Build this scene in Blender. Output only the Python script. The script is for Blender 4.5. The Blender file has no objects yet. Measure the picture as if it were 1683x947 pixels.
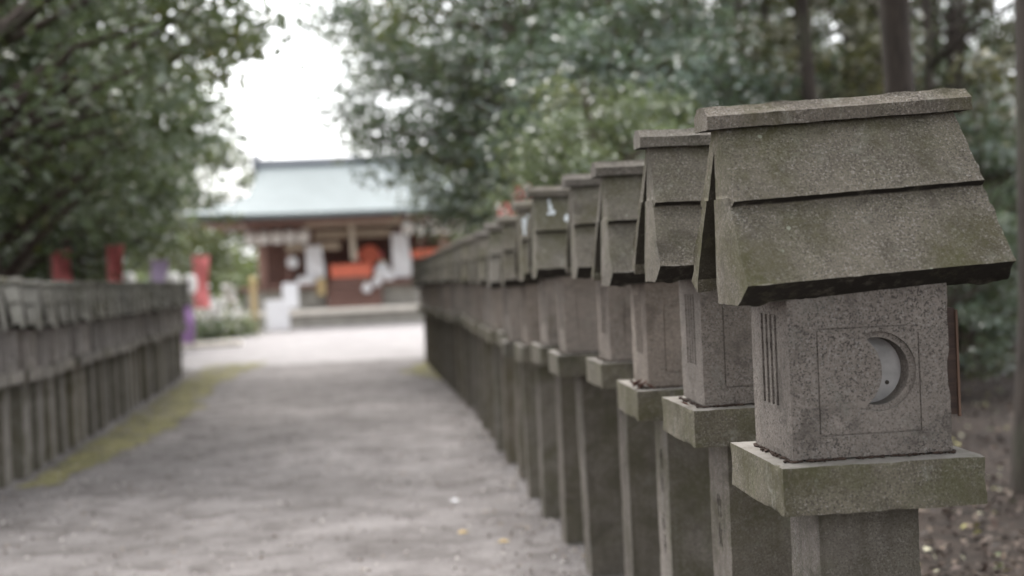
import bpy, bmesh, math, random
import numpy as np
from mathutils import Vector, Matrix, noise

R = math.radians
scene = bpy.context.scene
col = scene.collection
random.seed(7)

# ------------------------------------------------------------------ helpers
def link(name, me, mat=None, parent=None):
    o = bpy.data.objects.new(name, me)
    col.objects.link(o)
    if mat is not None and not me.materials:
        me.materials.append(mat)
    if parent is not None:
        o.parent = parent
    return o

def tag(o, label=None, cat=None, group=None, kind=None):
    if label: o['label'] = label
    if cat: o['category'] = cat
    if group: o['group'] = group
    if kind: o['kind'] = kind
    return o

def empty(name, loc, rz=0.0, scale=1.0):
    o = bpy.data.objects.new(name, None)
    col.objects.link(o)
    o.location = loc
    o.rotation_euler = (0, 0, rz)
    o.scale = (scale,) * 3
    o.empty_display_size = .1
    return o

def bm_mesh(name, bm, smooth_angle=None):
    bmesh.ops.recalc_face_normals(bm, faces=bm.faces)
    if smooth_angle is not None:
        for f in bm.faces: f.smooth = True
        for e in bm.edges:
            if len(e.link_faces) == 2 and e.calc_face_angle(0) > smooth_angle:
                e.smooth = False
    me = bpy.data.meshes.new(name)
    bm.to_mesh(me); bm.free()
    return me

def add_box(bm, x0, x1, y0, y1, z0, z1):
    v = [bm.verts.new((x, y, z)) for z in (z0, z1) for y in (y0, y1) for x in (x0, x1)]
    for q in ((0,2,3,1), (4,5,7,6), (0,1,5,4), (2,6,7,3), (0,4,6,2), (1,3,7,5)):
        bm.faces.new([v[i] for i in q])
    return v

def add_prism_x(bm, prof, x0, x1):
    a = [bm.verts.new((x0, y, z)) for y, z in prof]
    b = [bm.verts.new((x1, y, z)) for y, z in prof]
    bm.faces.new(a); bm.faces.new(b[::-1])
    n = len(prof)
    for i in range(n):
        j = (i + 1) % n
        bm.faces.new((a[i], b[i], b[j], a[j]))

def add_prism_y(bm, prof, y0, y1):
    a = [bm.verts.new((x, y0, z)) for x, z in prof]
    b = [bm.verts.new((x, y1, z)) for x, z in prof]
    bm.faces.new(a); bm.faces.new(b[::-1])
    n = len(prof)
    for i in range(n):
        j = (i + 1) % n
        bm.faces.new((a[i], b[i], b[j], a[j]))

def add_tube(bm, pts, radii, n=8, cap=True):
    rings = []
    for i, p in enumerate(pts):
        p = Vector(p)
        d = (Vector(pts[min(i+1, len(pts)-1)]) - Vector(pts[max(i-1, 0)])).normalized()
        up = Vector((0, 0, 1)) if abs(d.z) < .9 else Vector((1, 0, 0))
        s = d.cross(up).normalized(); t = d.cross(s)
        rings.append([bm.verts.new(p + (s*math.cos(2*math.pi*k/n) + t*math.sin(2*math.pi*k/n))*radii[i]) for k in range(n)])
    for a, b in zip(rings[:-1], rings[1:]):
        for k in range(n):
            bm.faces.new((a[k], a[(k+1) % n], b[(k+1) % n], b[k]))
    if cap:
        bm.faces.new(rings[0][::-1]); bm.faces.new(rings[-1])

def add_lathe(bm, prof, cx=0, cy=0, n=14):
    rings = [[bm.verts.new((cx + r*math.cos(2*math.pi*k/n), cy + r*math.sin(2*math.pi*k/n), z)) for k in range(n)] for r, z in prof]
    for a, b in zip(rings[:-1], rings[1:]):
        for k in range(n):
            bm.faces.new((a[k], a[(k+1) % n], b[(k+1) % n], b[k]))
    bm.faces.new(rings[0][::-1]); bm.faces.new(rings[-1])

def box_obj(name, b, mat, parent=None, bevel=0.0):
    bm = bmesh.new(); add_box(bm, *b)
    if bevel: bmesh.ops.bevel(bm, geom=list(bm.edges), offset=bevel, segments=1, affect='EDGES')
    return link(name, bm_mesh(name, bm), mat, parent)

def weather(bm, step, bevel=.004, amp=.0012, chip=.006, seed=0):
    """hand-cut stone: round the arrises, cut a fine grid, push the skin about, nibble the edges"""
    if bevel:
        sharp = [e for e in bm.edges if len(e.link_faces) == 2 and e.calc_face_angle(0) > .3]
        for f in bmesh.ops.bevel(bm, geom=sharp, offset=bevel, segments=2, affect='EDGES', profile=.6)['faces']: f.material_index = 1
    for ax in range(3):
        lo = min(v.co[ax] for v in bm.verts); hi = max(v.co[ax] for v in bm.verts)
        n = max(1, int((hi - lo) / step)); no = [0, 0, 0]; no[ax] = 1
        for k in range(1, n):
            c = [0, 0, 0]; c[ax] = lo + (hi - lo) * k / n
            bmesh.ops.bisect_plane(bm, geom=bm.verts[:] + bm.edges[:] + bm.faces[:], plane_co=c, plane_no=no, dist=1e-5)
    bm.normal_update()
    s = Vector((seed * 3.17, seed * 1.3, seed * 7.7))
    for v in bm.verts:
        fn = [f.normal for f in v.link_faces]
        edge = any(fn[0].dot(g) < .93 for g in fn[1:]) if fn else False
        d = noise.noise(v.co * 6 + s) * amp * 1.2 + noise.noise(v.co * 40 + s) * amp * .6
        if edge:
            d -= max(0, noise.noise(v.co * 19 + s) - .18) * chip * 1.6 + max(0, noise.noise(v.co * 47 + s)) * chip * .6
        v.co += v.normal * d

def stone_mesh(name, bm, mat):
    me = bm_mesh(name, bm, .5)
    me.materials.append(M[mat]); me.materials.append(M['worn']); return me

def boolean(me, cutters, use_self=False):
    o = bpy.data.objects.new('tmp', me); col.objects.link(o)
    cs = []
    for c in cutters:
        co = bpy.data.objects.new('tmpc', c); col.objects.link(co); cs.append(co)
        m = o.modifiers.new('b', 'BOOLEAN'); m.operation = 'DIFFERENCE'; m.object = co; m.solver = 'EXACT'; m.use_self = use_self
    dg = bpy.context.evaluated_depsgraph_get()
    out = bpy.data.meshes.new_from_object(o.evaluated_get(dg))
    for x in cs + [o]: bpy.data.objects.remove(x, do_unlink=True)
    return out

# ------------------------------------------------------------------ materials
class NT:
    def __init__(self, name):
        self.m = bpy.data.materials.new(name); self.m.use_nodes = True
        self.t = self.m.node_tree; self.n = self.t.nodes; self.l = self.t.links
        self.p = self.n['Principled BSDF']; self.out = self.n['Material Output']
    def node(self, ty, **kw):
        x = self.n.new(ty)
        for k, v in kw.items():
            if hasattr(x, k): setattr(x, k, v)
            else: x.inputs[k].default_value = v
        return x
    def link(self, a, b): self.l.new(a, b)
    def noise(self, vec, scale, detail=4, rough=.55, dist=0):
        x = self.node('ShaderNodeTexNoise'); x.inputs['Scale'].default_value = scale
        x.inputs['Detail'].default_value = detail; x.inputs['Roughness'].default_value = rough
        x.inputs['Distortion'].default_value = dist
        if vec is not None: self.link(vec, x.inputs['Vector'])
        return x.outputs['Fac']
    def ramp(self, fac, a, b, lo=0., hi=1.):
        x = self.node('ShaderNodeMapRange'); x.inputs['From Min'].default_value = a; x.inputs['From Max'].default_value = b
        x.inputs['To Min'].default_value = lo; x.inputs['To Max'].default_value = hi
        self.link(fac, x.inputs['Value']); return x.outputs['Result']
    def math(self, op, a, b=None):
        x = self.node('ShaderNodeMath', operation=op)
        for i, q in enumerate((a, b)):
            if q is None: continue
            if isinstance(q, (int, float)): x.inputs[i].default_value = q
            else: self.link(q, x.inputs[i])
        return x.outputs[0]
    def mix(self, fac, a, b, blend='MIX'):
        x = self.node('ShaderNodeMix', data_type='RGBA', blend_type=blend)
        for i, q in ((0, fac), (6, a), (7, b)):
            if isinstance(q, tuple): x.inputs[i].default_value = q if len(q) == 4 else q + (1,)
            elif isinstance(q, (int, float)): x.inputs[i].default_value = q
            else: self.link(q, x.inputs[i])
        return x.outputs[2]
    def bump(self, h, strength=.5, dist=.002, prev=None):
        x = self.node('ShaderNodeBump'); x.inputs['Strength'].default_value = strength; x.inputs['Distance'].default_value = dist
        self.link(h, x.inputs['Height'])
        if prev is not None: self.link(prev, x.inputs['Normal'])
        return x.outputs['Normal']
    def coords(self, rand=True):
        tc = self.node('ShaderNodeTexCoord').outputs['Object']
        if not rand: return tc
        oi = self.node('ShaderNodeObjectInfo').outputs['Random']
        v = self.node('ShaderNodeVectorMath', operation='ADD'); self.link(tc, v.inputs[0])
        c = self.node('ShaderNodeCombineXYZ'); s = self.math('MULTIPLY', oi, 37.0)
        for i in range(3): self.link(s, c.inputs[i])
        self.link(c.outputs[0], v.inputs[1]); return v.outputs[0]

def stone(name, c1, c2, moss=.4, speck=1.0, streak=.0, top=(.22, .205, .185), lichen=0.0, downdark=1.0, mosscol=(.078, .072, .036), green=0., pale=.5, front=0.):
    k = NT(name); v = k.coords(); oi = k.node('ShaderNodeObjectInfo').outputs['Random']
    base = k.mix(k.ramp(k.noise(v, 4.5, 6, .62), .36, .66), c1, c2)
    base = k.mix(k.ramp(k.noise(v, 38, 4, .7), .38, .7, 0, .5), base, tuple(x*.62 for x in c1))
    # granite grain at three sizes
    g0 = k.noise(v, 120, 3, .7); g1 = k.noise(v, 215, 2, .5); g2 = k.noise(v, 160, 2, .6)
    patch = k.ramp(k.noise(v, 7, 3), .35, .6, .55, 1.0)      # the grain shows more where the skin is worn
    base = k.mix(k.math('MULTIPLY', k.ramp(g0, .48, .64, 0, .55*speck), patch), base, tuple(x*.40 for x in c2))
    base = k.mix(k.math('MULTIPLY', k.ramp(g1, .53, .64, 0, .8*speck), patch), base, (.045, .039, .034))
    base = k.mix(k.math('MULTIPLY', k.ramp(g2, .55, .68, 0, .6*speck), patch), base, (.40, .37, .34))
    # damp dark patches
    base = k.mix(k.ramp(k.noise(v, 6.5, 6, .68, .5), .53, .66, 0, .55), base, tuple(x*.42 for x in c2))
    # pale crustose lichen
    pl = k.math('MULTIPLY', k.ramp(k.noise(v, 9, 6, .7, .6), .585, .64), k.ramp(k.noise(v, 70, 3, .6), .35, .6, .2, 1))
    base = k.mix(k.math('MULTIPLY', pl, pale), base, (.27, .265, .225))
    if moss:
        amt = k.ramp(oi, 0, 1, -.05, .06)
        m = k.math('MULTIPLY', k.ramp(k.math('ADD', k.noise(v, 3.2, 7, .66, .4), amt), .60 - .22*moss, .72 - .14*moss), k.ramp(k.noise(v, 75, 4, .65), .28, .58, .25, 1))
        base = k.mix(k.math('MULTIPLY', m, .85), base, mosscol)
    if green:
        m2 = k.math('MULTIPLY', k.ramp(k.noise(v, 5.5, 6, .7, .5), .5, .62), k.ramp(k.noise(v, 110, 3, .6), .3, .55, .3, 1))
        base = k.mix(k.math('MULTIPLY', m2, green), base, (.085, .095, .030))
    if streak:
        sc = k.node('ShaderNodeMapping'); sc.inputs['Scale'].default_value = (14, 14, 1.1); k.link(v, sc.inputs['Vector'])
        base = k.mix(k.ramp(k.noise(sc.outputs[0], 1.6, 4, .6), .48, .72, 0, streak), base, (.05, .045, .03))
    if front:   # faces along the row: shade painted into the colour along with olive dirt
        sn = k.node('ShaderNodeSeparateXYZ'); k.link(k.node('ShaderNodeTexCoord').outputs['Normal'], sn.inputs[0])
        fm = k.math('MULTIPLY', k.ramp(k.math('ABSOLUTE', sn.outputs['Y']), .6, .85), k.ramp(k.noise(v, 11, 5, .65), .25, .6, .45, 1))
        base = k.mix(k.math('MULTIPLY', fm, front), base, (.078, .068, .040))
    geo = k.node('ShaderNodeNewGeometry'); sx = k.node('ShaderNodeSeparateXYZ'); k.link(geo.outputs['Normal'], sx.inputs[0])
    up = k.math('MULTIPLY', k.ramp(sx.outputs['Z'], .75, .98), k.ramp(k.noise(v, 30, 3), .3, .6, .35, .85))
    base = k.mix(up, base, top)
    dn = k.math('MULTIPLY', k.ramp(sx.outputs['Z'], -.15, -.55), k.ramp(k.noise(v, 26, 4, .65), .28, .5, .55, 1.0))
    base = k.mix(k.math('MULTIPLY', dn, downdark), base, (.022, .019, .015))  # faces pointing down are tinted nearly black, broken up by noise
    if lichen:
        vo = k.node('ShaderNodeTexVoronoi'); vo.inputs['Scale'].default_value = 16; k.link(v, vo.inputs['Vector'])
        wp = k.math('ADD', vo.outputs['Distance'], k.ramp(k.noise(v, 90, 2), 0, 1, -.06, .06))
        li = k.math('MULTIPLY', k.ramp(wp, .10, .075), k.ramp(k.noise(v, 5, 2), .52, .56))
        base = k.mix(k.math('MULTIPLY', li, lichen), base, (.27, .28, .22))
    hsv = k.node('ShaderNodeHueSaturation'); k.link(base, hsv.inputs['Color'])
    k.link(k.ramp(oi, 0, 1, .84, 1.15), hsv.inputs['Value'])
    k.link(k.ramp(k.math('FRACT', k.math('MULTIPLY', oi, 7.3)), 0, 1, .78, 1.02), hsv.inputs['Saturation'])
    k.link(hsv.outputs[0], k.p.inputs['Base Color'])
    k.p.inputs['Roughness'].default_value = .93
    k.p.inputs['Specular IOR Level'].default_value = .25
    b1 = k.bump(k.noise(v, 45, 5, .65), .5, .007)
    b2 = k.bump(k.noise(v, 260, 3, .6), .55, .0022, b1)
    k.link(b2, k.p.inputs['Normal'])
    return k.m

M = {}
M['box'] = stone('granite_box', (.32, .270, .228), (.222, .184, .154), moss=.05, speck=1.0, downdark=.6, pale=.3)
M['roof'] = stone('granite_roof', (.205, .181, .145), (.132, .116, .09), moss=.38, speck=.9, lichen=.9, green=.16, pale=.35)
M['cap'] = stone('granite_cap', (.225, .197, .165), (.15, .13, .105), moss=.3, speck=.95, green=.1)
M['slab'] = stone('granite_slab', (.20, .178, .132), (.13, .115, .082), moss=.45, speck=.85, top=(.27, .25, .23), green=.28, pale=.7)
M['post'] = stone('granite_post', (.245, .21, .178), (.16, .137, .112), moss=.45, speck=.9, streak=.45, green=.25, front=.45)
M['worn'] = stone('worn_edge', (.31, .28, .235), (.15, .13, .105), moss=.15, speck=.8, pale=.6, downdark=.5)
M['lbox'] = stone('pale_granite_box', (.33, .295, .27), (.24, .21, .19), moss=.1, speck=.8, downdark=.7)
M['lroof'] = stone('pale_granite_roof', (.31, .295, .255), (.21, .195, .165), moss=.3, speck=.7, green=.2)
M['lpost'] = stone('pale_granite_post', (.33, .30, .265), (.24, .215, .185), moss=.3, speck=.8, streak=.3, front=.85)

def plain(name, c, rough=.7, var=.15, scale=8, spec=.4, bump=0., emis=None):
    k = NT(name); v = k.coords()
    b = k.mix(k.ramp(k.noise(v, scale, 4), .3, .7), tuple(x*(1-var) for x in c), tuple(min(1, x*(1+var)) for x in c))
    k.link(b, k.p.inputs['Base Color']); k.p.inputs['Roughness'].default_value = rough
    k.p.inputs['Specular IOR Level'].default_value = spec
    if bump: k.link(k.bump(k.noise(v, scale*6, 4), .5, bump), k.p.inputs['Normal'])
    return k.m

def wood(name, c, scale=(30, 30, 2)):
    k = NT(name); v = k.coords()
    mp = k.node('ShaderNodeMapping'); mp.inputs['Scale'].default_value = scale; k.link(v, mp.inputs['Vector'])
    n = k.noise(mp.outputs[0], 1.5, 5, .65)
    k.link(k.mix(k.ramp(n, .3, .7), tuple(x*.55 for x in c), tuple(x*1.25 for x in c)), k.p.inputs['Base Color'])
    k.p.inputs['Roughness'].default_value = .75
    k.link(k.bump(n, .3, .004), k.p.inputs['Normal'])
    return k.m

M['inscribe'] = plain('carved_shadow', (.065, .055, .047), .95)
M['paper'] = plain('paper_pane', (.40, .385, .375), .8, .35, 14)
M['shutter'] = wood('old_wood', (.06, .036, .027), (8, 60, 60))
M['shutteredge'] = wood('pale_wood', (.13, .075, .05))
M['dropping'] = plain('bird_dropping', (.62, .66, .68), .8, .2, 60)
M['deadleaf'] = plain('dead_leaf', (.10, .045, .032), .8, .5, 40)
M['debris'] = plain('debris', (.05, .032, .024), .95, .6, 90, bump=.004)
M['darkwood'] = wood('shrine_dark_wood', (.24, .135, .11))
M['midwood'] = wood('shrine_wood', (.36, .215, .175))
M['palewood'] = wood('shrine_pale_wood', (.50, .41, .31))
M['copper'] = plain('copper_roof', (.15, .178, .18), .7, .10, 1.2, .4)
M['ridge'] = plain('ridge_tile', (.14, .15, .17), .6, .2, 3)
M['white'] = plain('white_cloth', (.80, .80, .82), .8, .04, 3)
M['lanternpaper'] = plain('lantern_paper', (.86, .84, .81), .8, .05, 6)
M['black'] = plain('black_lacquer', (.02, .02, .02), .4, .2, 6)
M['red'] = plain('red_cloth', (.90, .27, .27), .8, .15, 5)
M['vermil'] = plain('vermilion', (.78, .20, .12), .6, .1, 5)
M['purple'] = plain('purple_cloth', (.42, .25, .50), .8, .2, 5)
M['lilac'] = plain('lilac_cloth', (.50, .40, .58), .8, .15, 5)
M['cream'] = plain('cream_stone', (.74, .69, .61), .85, .12, 2, bump=.003)
M['greystone'] = plain('grey_stone', (.38, .36, .32), .9, .2, 2, bump=.006)
M['pole'] = plain('pole', (.30, .27, .22), .6, .2, 9)
M['rope'] = plain('rope', (.62, .55, .45), .9, .2, 20)
M['straw'] = plain('straw', (.50, .38, .2), .9, .2, 14)

def bark(name, c):
    k = NT(name); v = k.coords()
    mp = k.node('ShaderNodeMapping'); mp.inputs['Scale'].default_value = (9, 9, 1.4); k.link(v, mp.inputs['Vector'])
    n = k.noise(mp.outputs[0], 2.2, 6, .65, .4)
    b = k.mix(k.ramp(n, .32, .68), tuple(x*.4 for x in c), tuple(x*1.35 for x in c))
    b = k.mix(k.ramp(k.noise(v, 1.3, 4), .52, .7, 0, .5), b, (.09, .10, .06))
    k.link(b, k.p.inputs['Base Color']); k.p.inputs['Roughness'].default_value = .95
    k.link(k.bump(n, .9, .03), k.p.inputs['Normal']); return k.m
M['bark'] = bark('bark', (.085, .062, .05))
M['cedar'] = bark('cedar_bark', (.055, .043, .035))

def leafmat(name, c, rough=.33, trans=.25, spec=.6):
    k = NT(name)
    at = k.node('ShaderNodeAttribute', attribute_name='tone')
    sx = k.node('ShaderNodeSeparateColor'); k.link(at.outputs['Color'], sx.inputs[0])
    oi = k.node('ShaderNodeObjectInfo').outputs['Random']
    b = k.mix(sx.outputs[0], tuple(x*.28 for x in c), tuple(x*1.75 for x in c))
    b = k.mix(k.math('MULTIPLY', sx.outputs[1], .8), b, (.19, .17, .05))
    b = k.mix(k.ramp(oi, 0, 1, 0, .3), b, (c[0]*1.5, c[1]*1.15, c[2]*.7))
    k.link(b, k.p.inputs['Base Color'])
    k.p.inputs['Roughness'].default_value = rough; k.p.inputs['Specular IOR Level'].default_value = spec
    tr = k.node('ShaderNodeBsdfTranslucent'); k.link(k.mix(.5, b, (.12, .16, .03)), tr.inputs['Color'])
    ms = k.node('ShaderNodeMixShader'); ms.inputs[0].default_value = trans
    k.link(k.p.outputs[0], ms.inputs[1]); k.link(tr.outputs[0], ms.inputs[2]); k.link(ms.outputs[0], k.out.inputs['Surface'])
    return k.m
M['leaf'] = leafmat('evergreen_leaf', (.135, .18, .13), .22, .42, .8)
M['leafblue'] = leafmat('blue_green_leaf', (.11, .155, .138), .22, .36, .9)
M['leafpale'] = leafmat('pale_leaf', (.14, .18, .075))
M['leafdry'] = leafmat('dry_leaf', (.125, .125, .088))
M['leafyellow'] = leafmat('yellow_leaf', (.30, .26, .08))

def groundmat(name, a, b, c, fine=55, big=.55, bump=.012):
    k = NT(name); v = k.coords(False)
    base = k.mix(k.ramp(k.noise(v, big, 5, .6), .35, .65), a, b)
    base = k.mix(k.ramp(k.noise(v, big*5, 5, .65, .4), .42, .66, 0, .9), base, c)
    base = k.mix(k.ramp(k.noise(v, fine, 4, .7), .4, .72, 0, .6), base, tuple(x*.45 for x in a))
    base = k.mix(k.ramp(k.noise(v, fine*1.7, 3, .7), .62, .76, 0, .6), base, tuple(min(.8, x*2.0) for x in b))
    k.link(base, k.p.inputs['Base Color']); k.p.inputs['Roughness'].default_value = .95
    k.p.inputs['Specular IOR Level'].default_value = .2
    k.link(k.bump(k.noise(v, fine, 5, .7), .7, bump, k.bump(k.noise(v, 6, 4), .5, .05)), k.p.inputs['Normal'])
    return k.m
M['soil'] = groundmat('forest_soil', (.038, .029, .024), (.06, .045, .036), (.022, .018, .015), 30)
M['gravel'] = groundmat('path_gravel', (.16, .147, .142), (.27, .249, .242), (.10, .088, .083), 42)
M['yard'] = groundmat('courtyard_gravel_lit', (.30, .282, .278), (.37, .35, .345), (.24, .222, .22), 45)  # path gravel with the open yard's brighter light put into its colour
M['mossg'] = groundmat('moss', (.20, .185, .085), (.29, .265, .13), (.15, .14, .075), 25)

def attrmat(name, rough=.85):
    k = NT(name); at = k.node('ShaderNodeAttribute', attribute_name='tone')
    k.link(at.outputs['Color'], k.p.inputs['Base Color']); k.p.inputs['Roughness'].default_value = rough; return k.m
M['litter'] = attrmat('leaf_litter', .7)

# ------------------------------------------------------------------ ground
ZP = [(-40, .0), (3, .0), (5, -.03), (7, -.09), (9, -.15), (12, -.2), (17, -.25), (22, -.3), (400, -.3)]
def gz(y):
    for (a, za), (b, zb) in zip(ZP[:-1], ZP[1:]):
        if y <= b: return za + (zb - za) * (y - a) / (b - a)
    return -.3
YL = sorted(set([-40, -10, 400] + [y for y, _ in ZP] + list(np.arange(0, 60, 1.0)) + [80, 120, 200]))
def sheet(name, x0f, x1f, mat, ys, dz, label, nx=6):
    bm = bmesh.new(); rows = []
    for y in ys:
        a, b = x0f(y), x1f(y)
        rows.append([bm.verts.new((a + (b-a)*i/nx, y, gz(y) + dz)) for i in range(nx + 1)])
    for r, s in zip(rows[:-1], rows[1:]):
        for i in range(nx): bm.faces.new((r[i], r[i+1], s[i+1], s[i]))
    o = link(name, bm_mesh(name, bm), mat)
    return tag(o, label, None, None, 'structure')
def wob(y, s, a=.12): return noise.noise(Vector((y*.45, s, 0))) * a + noise.noise(Vector((y*1.7, s, 3))) * a * .4
def leftrow(y): return -3.34 - .047 * (y - 11.1)
sheet('ground', lambda y: -260, lambda y: 260, M['soil'], YL, 0, 'brown forest soil under the trees')
PY_ = [y for y in YL if -10 <= y <= 27]
PYf = sorted(set(PY_ + list(np.arange(0, 27, .25))))
sheet('path', lambda y: leftrow(y) - .1 + wob(y, 1), lambda y: 1.32 + wob(y, 9, .2), M['gravel'], PYf, .004, 'grey gravel path between the rows of lanterns', 8)
sheet('courtyard', lambda y: -16, lambda y: 14, M['yard'], [y for y in YL if 27 <= y <= 80], .004, 'gravel forecourt in front of the shrine, with brighter light painted in')
def mossy(name, label, n, seed, fx, y0, y1):
    rnd = random.Random(seed); bm = bmesh.new()
    for i in range(n):
        y = rnd.uniform(y0, y1); x = fx(y, rnd); r = rnd.uniform(.02, .095)
        z = gz(y) + .0085 + i*1e-6
        ring = []
        for k in range(9):
            a = 2*math.pi*k/9; q = r*rnd.uniform(.6, 1.25)
            yy = y + math.sin(a)*q*1.5; ring.append(bm.verts.new((x + math.cos(a)*q, yy, gz(yy) + .008 + .004*(i % 400)/400)))
        bm.faces.new(ring)
    o = link(name, bm_mesh(name, bm), M['mossg']); tag(o, label, 'moss', None, 'stuff')
def fx_left(y, rnd):
    wd = .12 + .7*math.exp(-((y-17.5)/5)**2) + .95*max(0, (y-21)/5) + wob(y, 5, .3)
    return leftrow(y) + .12 + max(.05, wd)*rnd.random()**.75
mossy('moss', 'yellow green moss strip at the foot of the left lantern row', 1300, 3, fx_left, 11.5, 28)
mossy('moss', 'small mossy patch by the far end of the right lantern row', 300, 4, lambda y, r_: .92 - .75*math.exp(-((y-23.6)/1.6)**2)*r_.random(), 21, 26)

# ------------------------------------------------------------------ stone lantern
HW, HD = .243, .22
def post_mesh():
    bm = bmesh.new(); add_box(bm, -.118, .130, -.11, .11, -.42, .955)
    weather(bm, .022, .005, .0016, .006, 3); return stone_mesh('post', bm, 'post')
def slab_mesh():
    bm = bmesh.new(); add_box(bm, -HW, HW, -HD, HD, .95, 1.062)
    weather(bm, .011, .0045, .0014, .0045, 5); return stone_mesh('ledge_slab', bm, 'slab')
BX, BY = .195, .148
BZ0, BZ1 = 1.066, 1.466
def cut_box(*b):
    bm = bmesh.new(); add_box(bm, *b); return bm_mesh('c', bm)
def crescent_prof(ro, ri, off, cx, cz, n=20):
    """disc of radius ro minus disc of radius ri centred off to the left"""
    xi = (ro*ro - ri*ri + off*off) / (2*off)
    xi_ = (off*off + ri*ri - ro*ro) / (2*off)
    # circles: big at 0, small at -off ; intersection abscissa
    xx = -(off*off + ro*ro - ri*ri) / (2*off)
    h = math.sqrt(max(1e-9, ro*ro - xx*xx))
    a0 = math.atan2(h, xx)
    pts = [(ro*math.cos(a), ro*math.sin(a)) for a in np.linspace(-a0, a0, n*2)]
    b0 = math.atan2(h, xx + off)
    pts += [(-off + ri*math.cos(b), ri*math.sin(b)) for b in np.linspace(b0, -b0, n)][1:-1]
    return [(cx + x, cz + z) for x, z in pts]
def light_box_mesh(moon):
    bm = bmesh.new(); add_box(bm, -BX, BX, -BY, BY, BZ0, BZ1)
    weather(bm, .013, .0035, .0009, .006, 11 if moon else 12)
    me = stone_mesh('light_box', bm, 'box')
    cs = []
    # engraved square on the faces towards and away from the viewer
    for sy in (-1, 1):
        f0, f1 = (-BY - .02, -BY + .0035) if sy < 0 else (BY - .0035, BY + .02)
        x0, x1, z0, z1, w = -.128, .122, 1.118, 1.372, .0038
        cs += [cut_box(x0, x1, f0, f1, z0, z0 + w), cut_box(x0 + .004, x1 - .03, f0, f1, z1 - w, z1),
               cut_box(x0, x0 + w, f0, f1, z0 + .006, z1 - .006), cut_box(x1 - w, x1, f0, f1, z0 + .006, z1 - .02)]
    # barred window: four slots each side
    for sx in (-1, 1):
        f0, f1 = (-BX - .02, -BX + .016) if sx < 0 else (BX - .016, BX + .02)
        for k in range(4):
            y = -.060 + k * .035
            cs.append(cut_box(f0, f1, y, y + .018, 1.185, 1.405))
    if moon:
        bm = bmesh.new(); add_prism_y(bm, crescent_prof(.080, .098, .087, .018, 1.265), -BY - .02, -BY + .07); cs.append(bm_mesh('c', bm))
        bm = bmesh.new(); add_prism_y(bm, crescent_prof(.094, .11, .098, .019, 1.265), -BY - .02, -BY + .008); cs.append(bm_mesh('c', bm))
    out = boolean(me, cs)
    for p in out.polygons: p.use_smooth = False
    return out
AZ = 1.500; AP = 1.862; HY = .222; HR = .31
def S(t, s=-1): return (s*HY*(1-t), AZ + (AP-AZ)*t)
L_ = math.hypot(HY, AP-AZ); NY, NZ = (AP-AZ)/L_, HY/L_
def roof_mesh():
    bm = bmesh.new()
    A = S(0); B = (A[0] + NY*.075, A[1] - NZ*.075); C = (B[0] + .02, 1.452)
    lo = [A, B, C, (-C[0], C[1]), (-B[0], B[1]), (-A[0], A[1]), S(.56, 1), S(.56)]
    add_prism_x(bm, lo, -HR, HR)
    weather(bm, .012, .004, .0016, .009, 21)
    b2 = bmesh.new()
    P = S(.50); o = .025
    P1 = (P[0] - NY*o, P[1] + NZ*o); Pi = (P[0] + NY*.03, P[1] - NZ*.03)
    ap = AP + o/NZ
    add_prism_x(b2, [P1, Pi, (-Pi[0], Pi[1]), (-P1[0], P1[1]), (0, ap)], -HR + .004, HR - .004)
    weather(b2, .012, .004, .0016, .008, 23)
    tmp = bpy.data.meshes.new('t'); b2.to_mesh(tmp); b2.free(); bm.from_mesh(tmp)
    for v in bm.verts: v.co.x *= .985 + .06*max(0, min(1, (AP - v.co.z)/(AP - AZ)))
    me = stone_mesh('roof', bm, 'roof')
    cs = []
    for s in (-1, 1):
        c = bmesh.new(); x0, x1 = (-HR - .05, -HR + .055) if s < 0 else (HR - .055, HR + .05)
        add_prism_x(c, [(.012, 1.825), (.012, 1.43), (.185, 1.43), (.172, 1.505)], x0, x1); cs.append(bm_mesh('c', c))
    return boolean(me, cs, True)
def cap_mesh():
    bm = bmesh.new(); z = AP + .008
    add_prism_x(bm, [(-.052, z), (.052, z), (.055, z+.030), (.028, z+.054), (-.028, z+.054), (-.055, z+.030)], -.335, .335)
    weather(bm, .010, .005, .0014, .005, 31); return stone_mesh('ridge_cap', bm, 'cap')

ME = dict(post=post_mesh(), slab=slab_mesh(), box=light_box_mesh(False), moon=light_box_mesh(True), roof=roof_mesh(), cap=cap_mesh())
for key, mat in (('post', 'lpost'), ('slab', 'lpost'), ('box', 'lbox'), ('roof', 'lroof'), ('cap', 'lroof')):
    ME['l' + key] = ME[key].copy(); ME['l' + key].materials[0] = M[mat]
bm = bmesh.new()
for i in range(170):   # crumbs of earth and leaf caught round the foot of the light box
    s = random.random(); e = random.choice('flrf')
    if e == 'f': x, y = random.uniform(-BX, BX), -BY - abs(random.gauss(0, .006))
    elif e == 'l': x, y = -BX - abs(random.gauss(0, .006)), random.uniform(-BY, BY)
    else: x, y = BX + abs(random.gauss(0, .006)), random.uniform(-BY, BY)
    r = random.uniform(.002, .006)
    m = Matrix.Translation((x, y, 1.063 + r*.4)) @ Matrix.Rotation(random.random()*3, 4, 'Z') @ Matrix.Diagonal((r*random.uniform(1, 2.4), r, r*.7, 1))
    bmesh.ops.create_icosphere(bm, subdivisions=1, radius=1, matrix=m)
ME['crumb'] = bm_mesh('debris', bm); ME['crumb'].materials.append(M['debris'])

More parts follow.
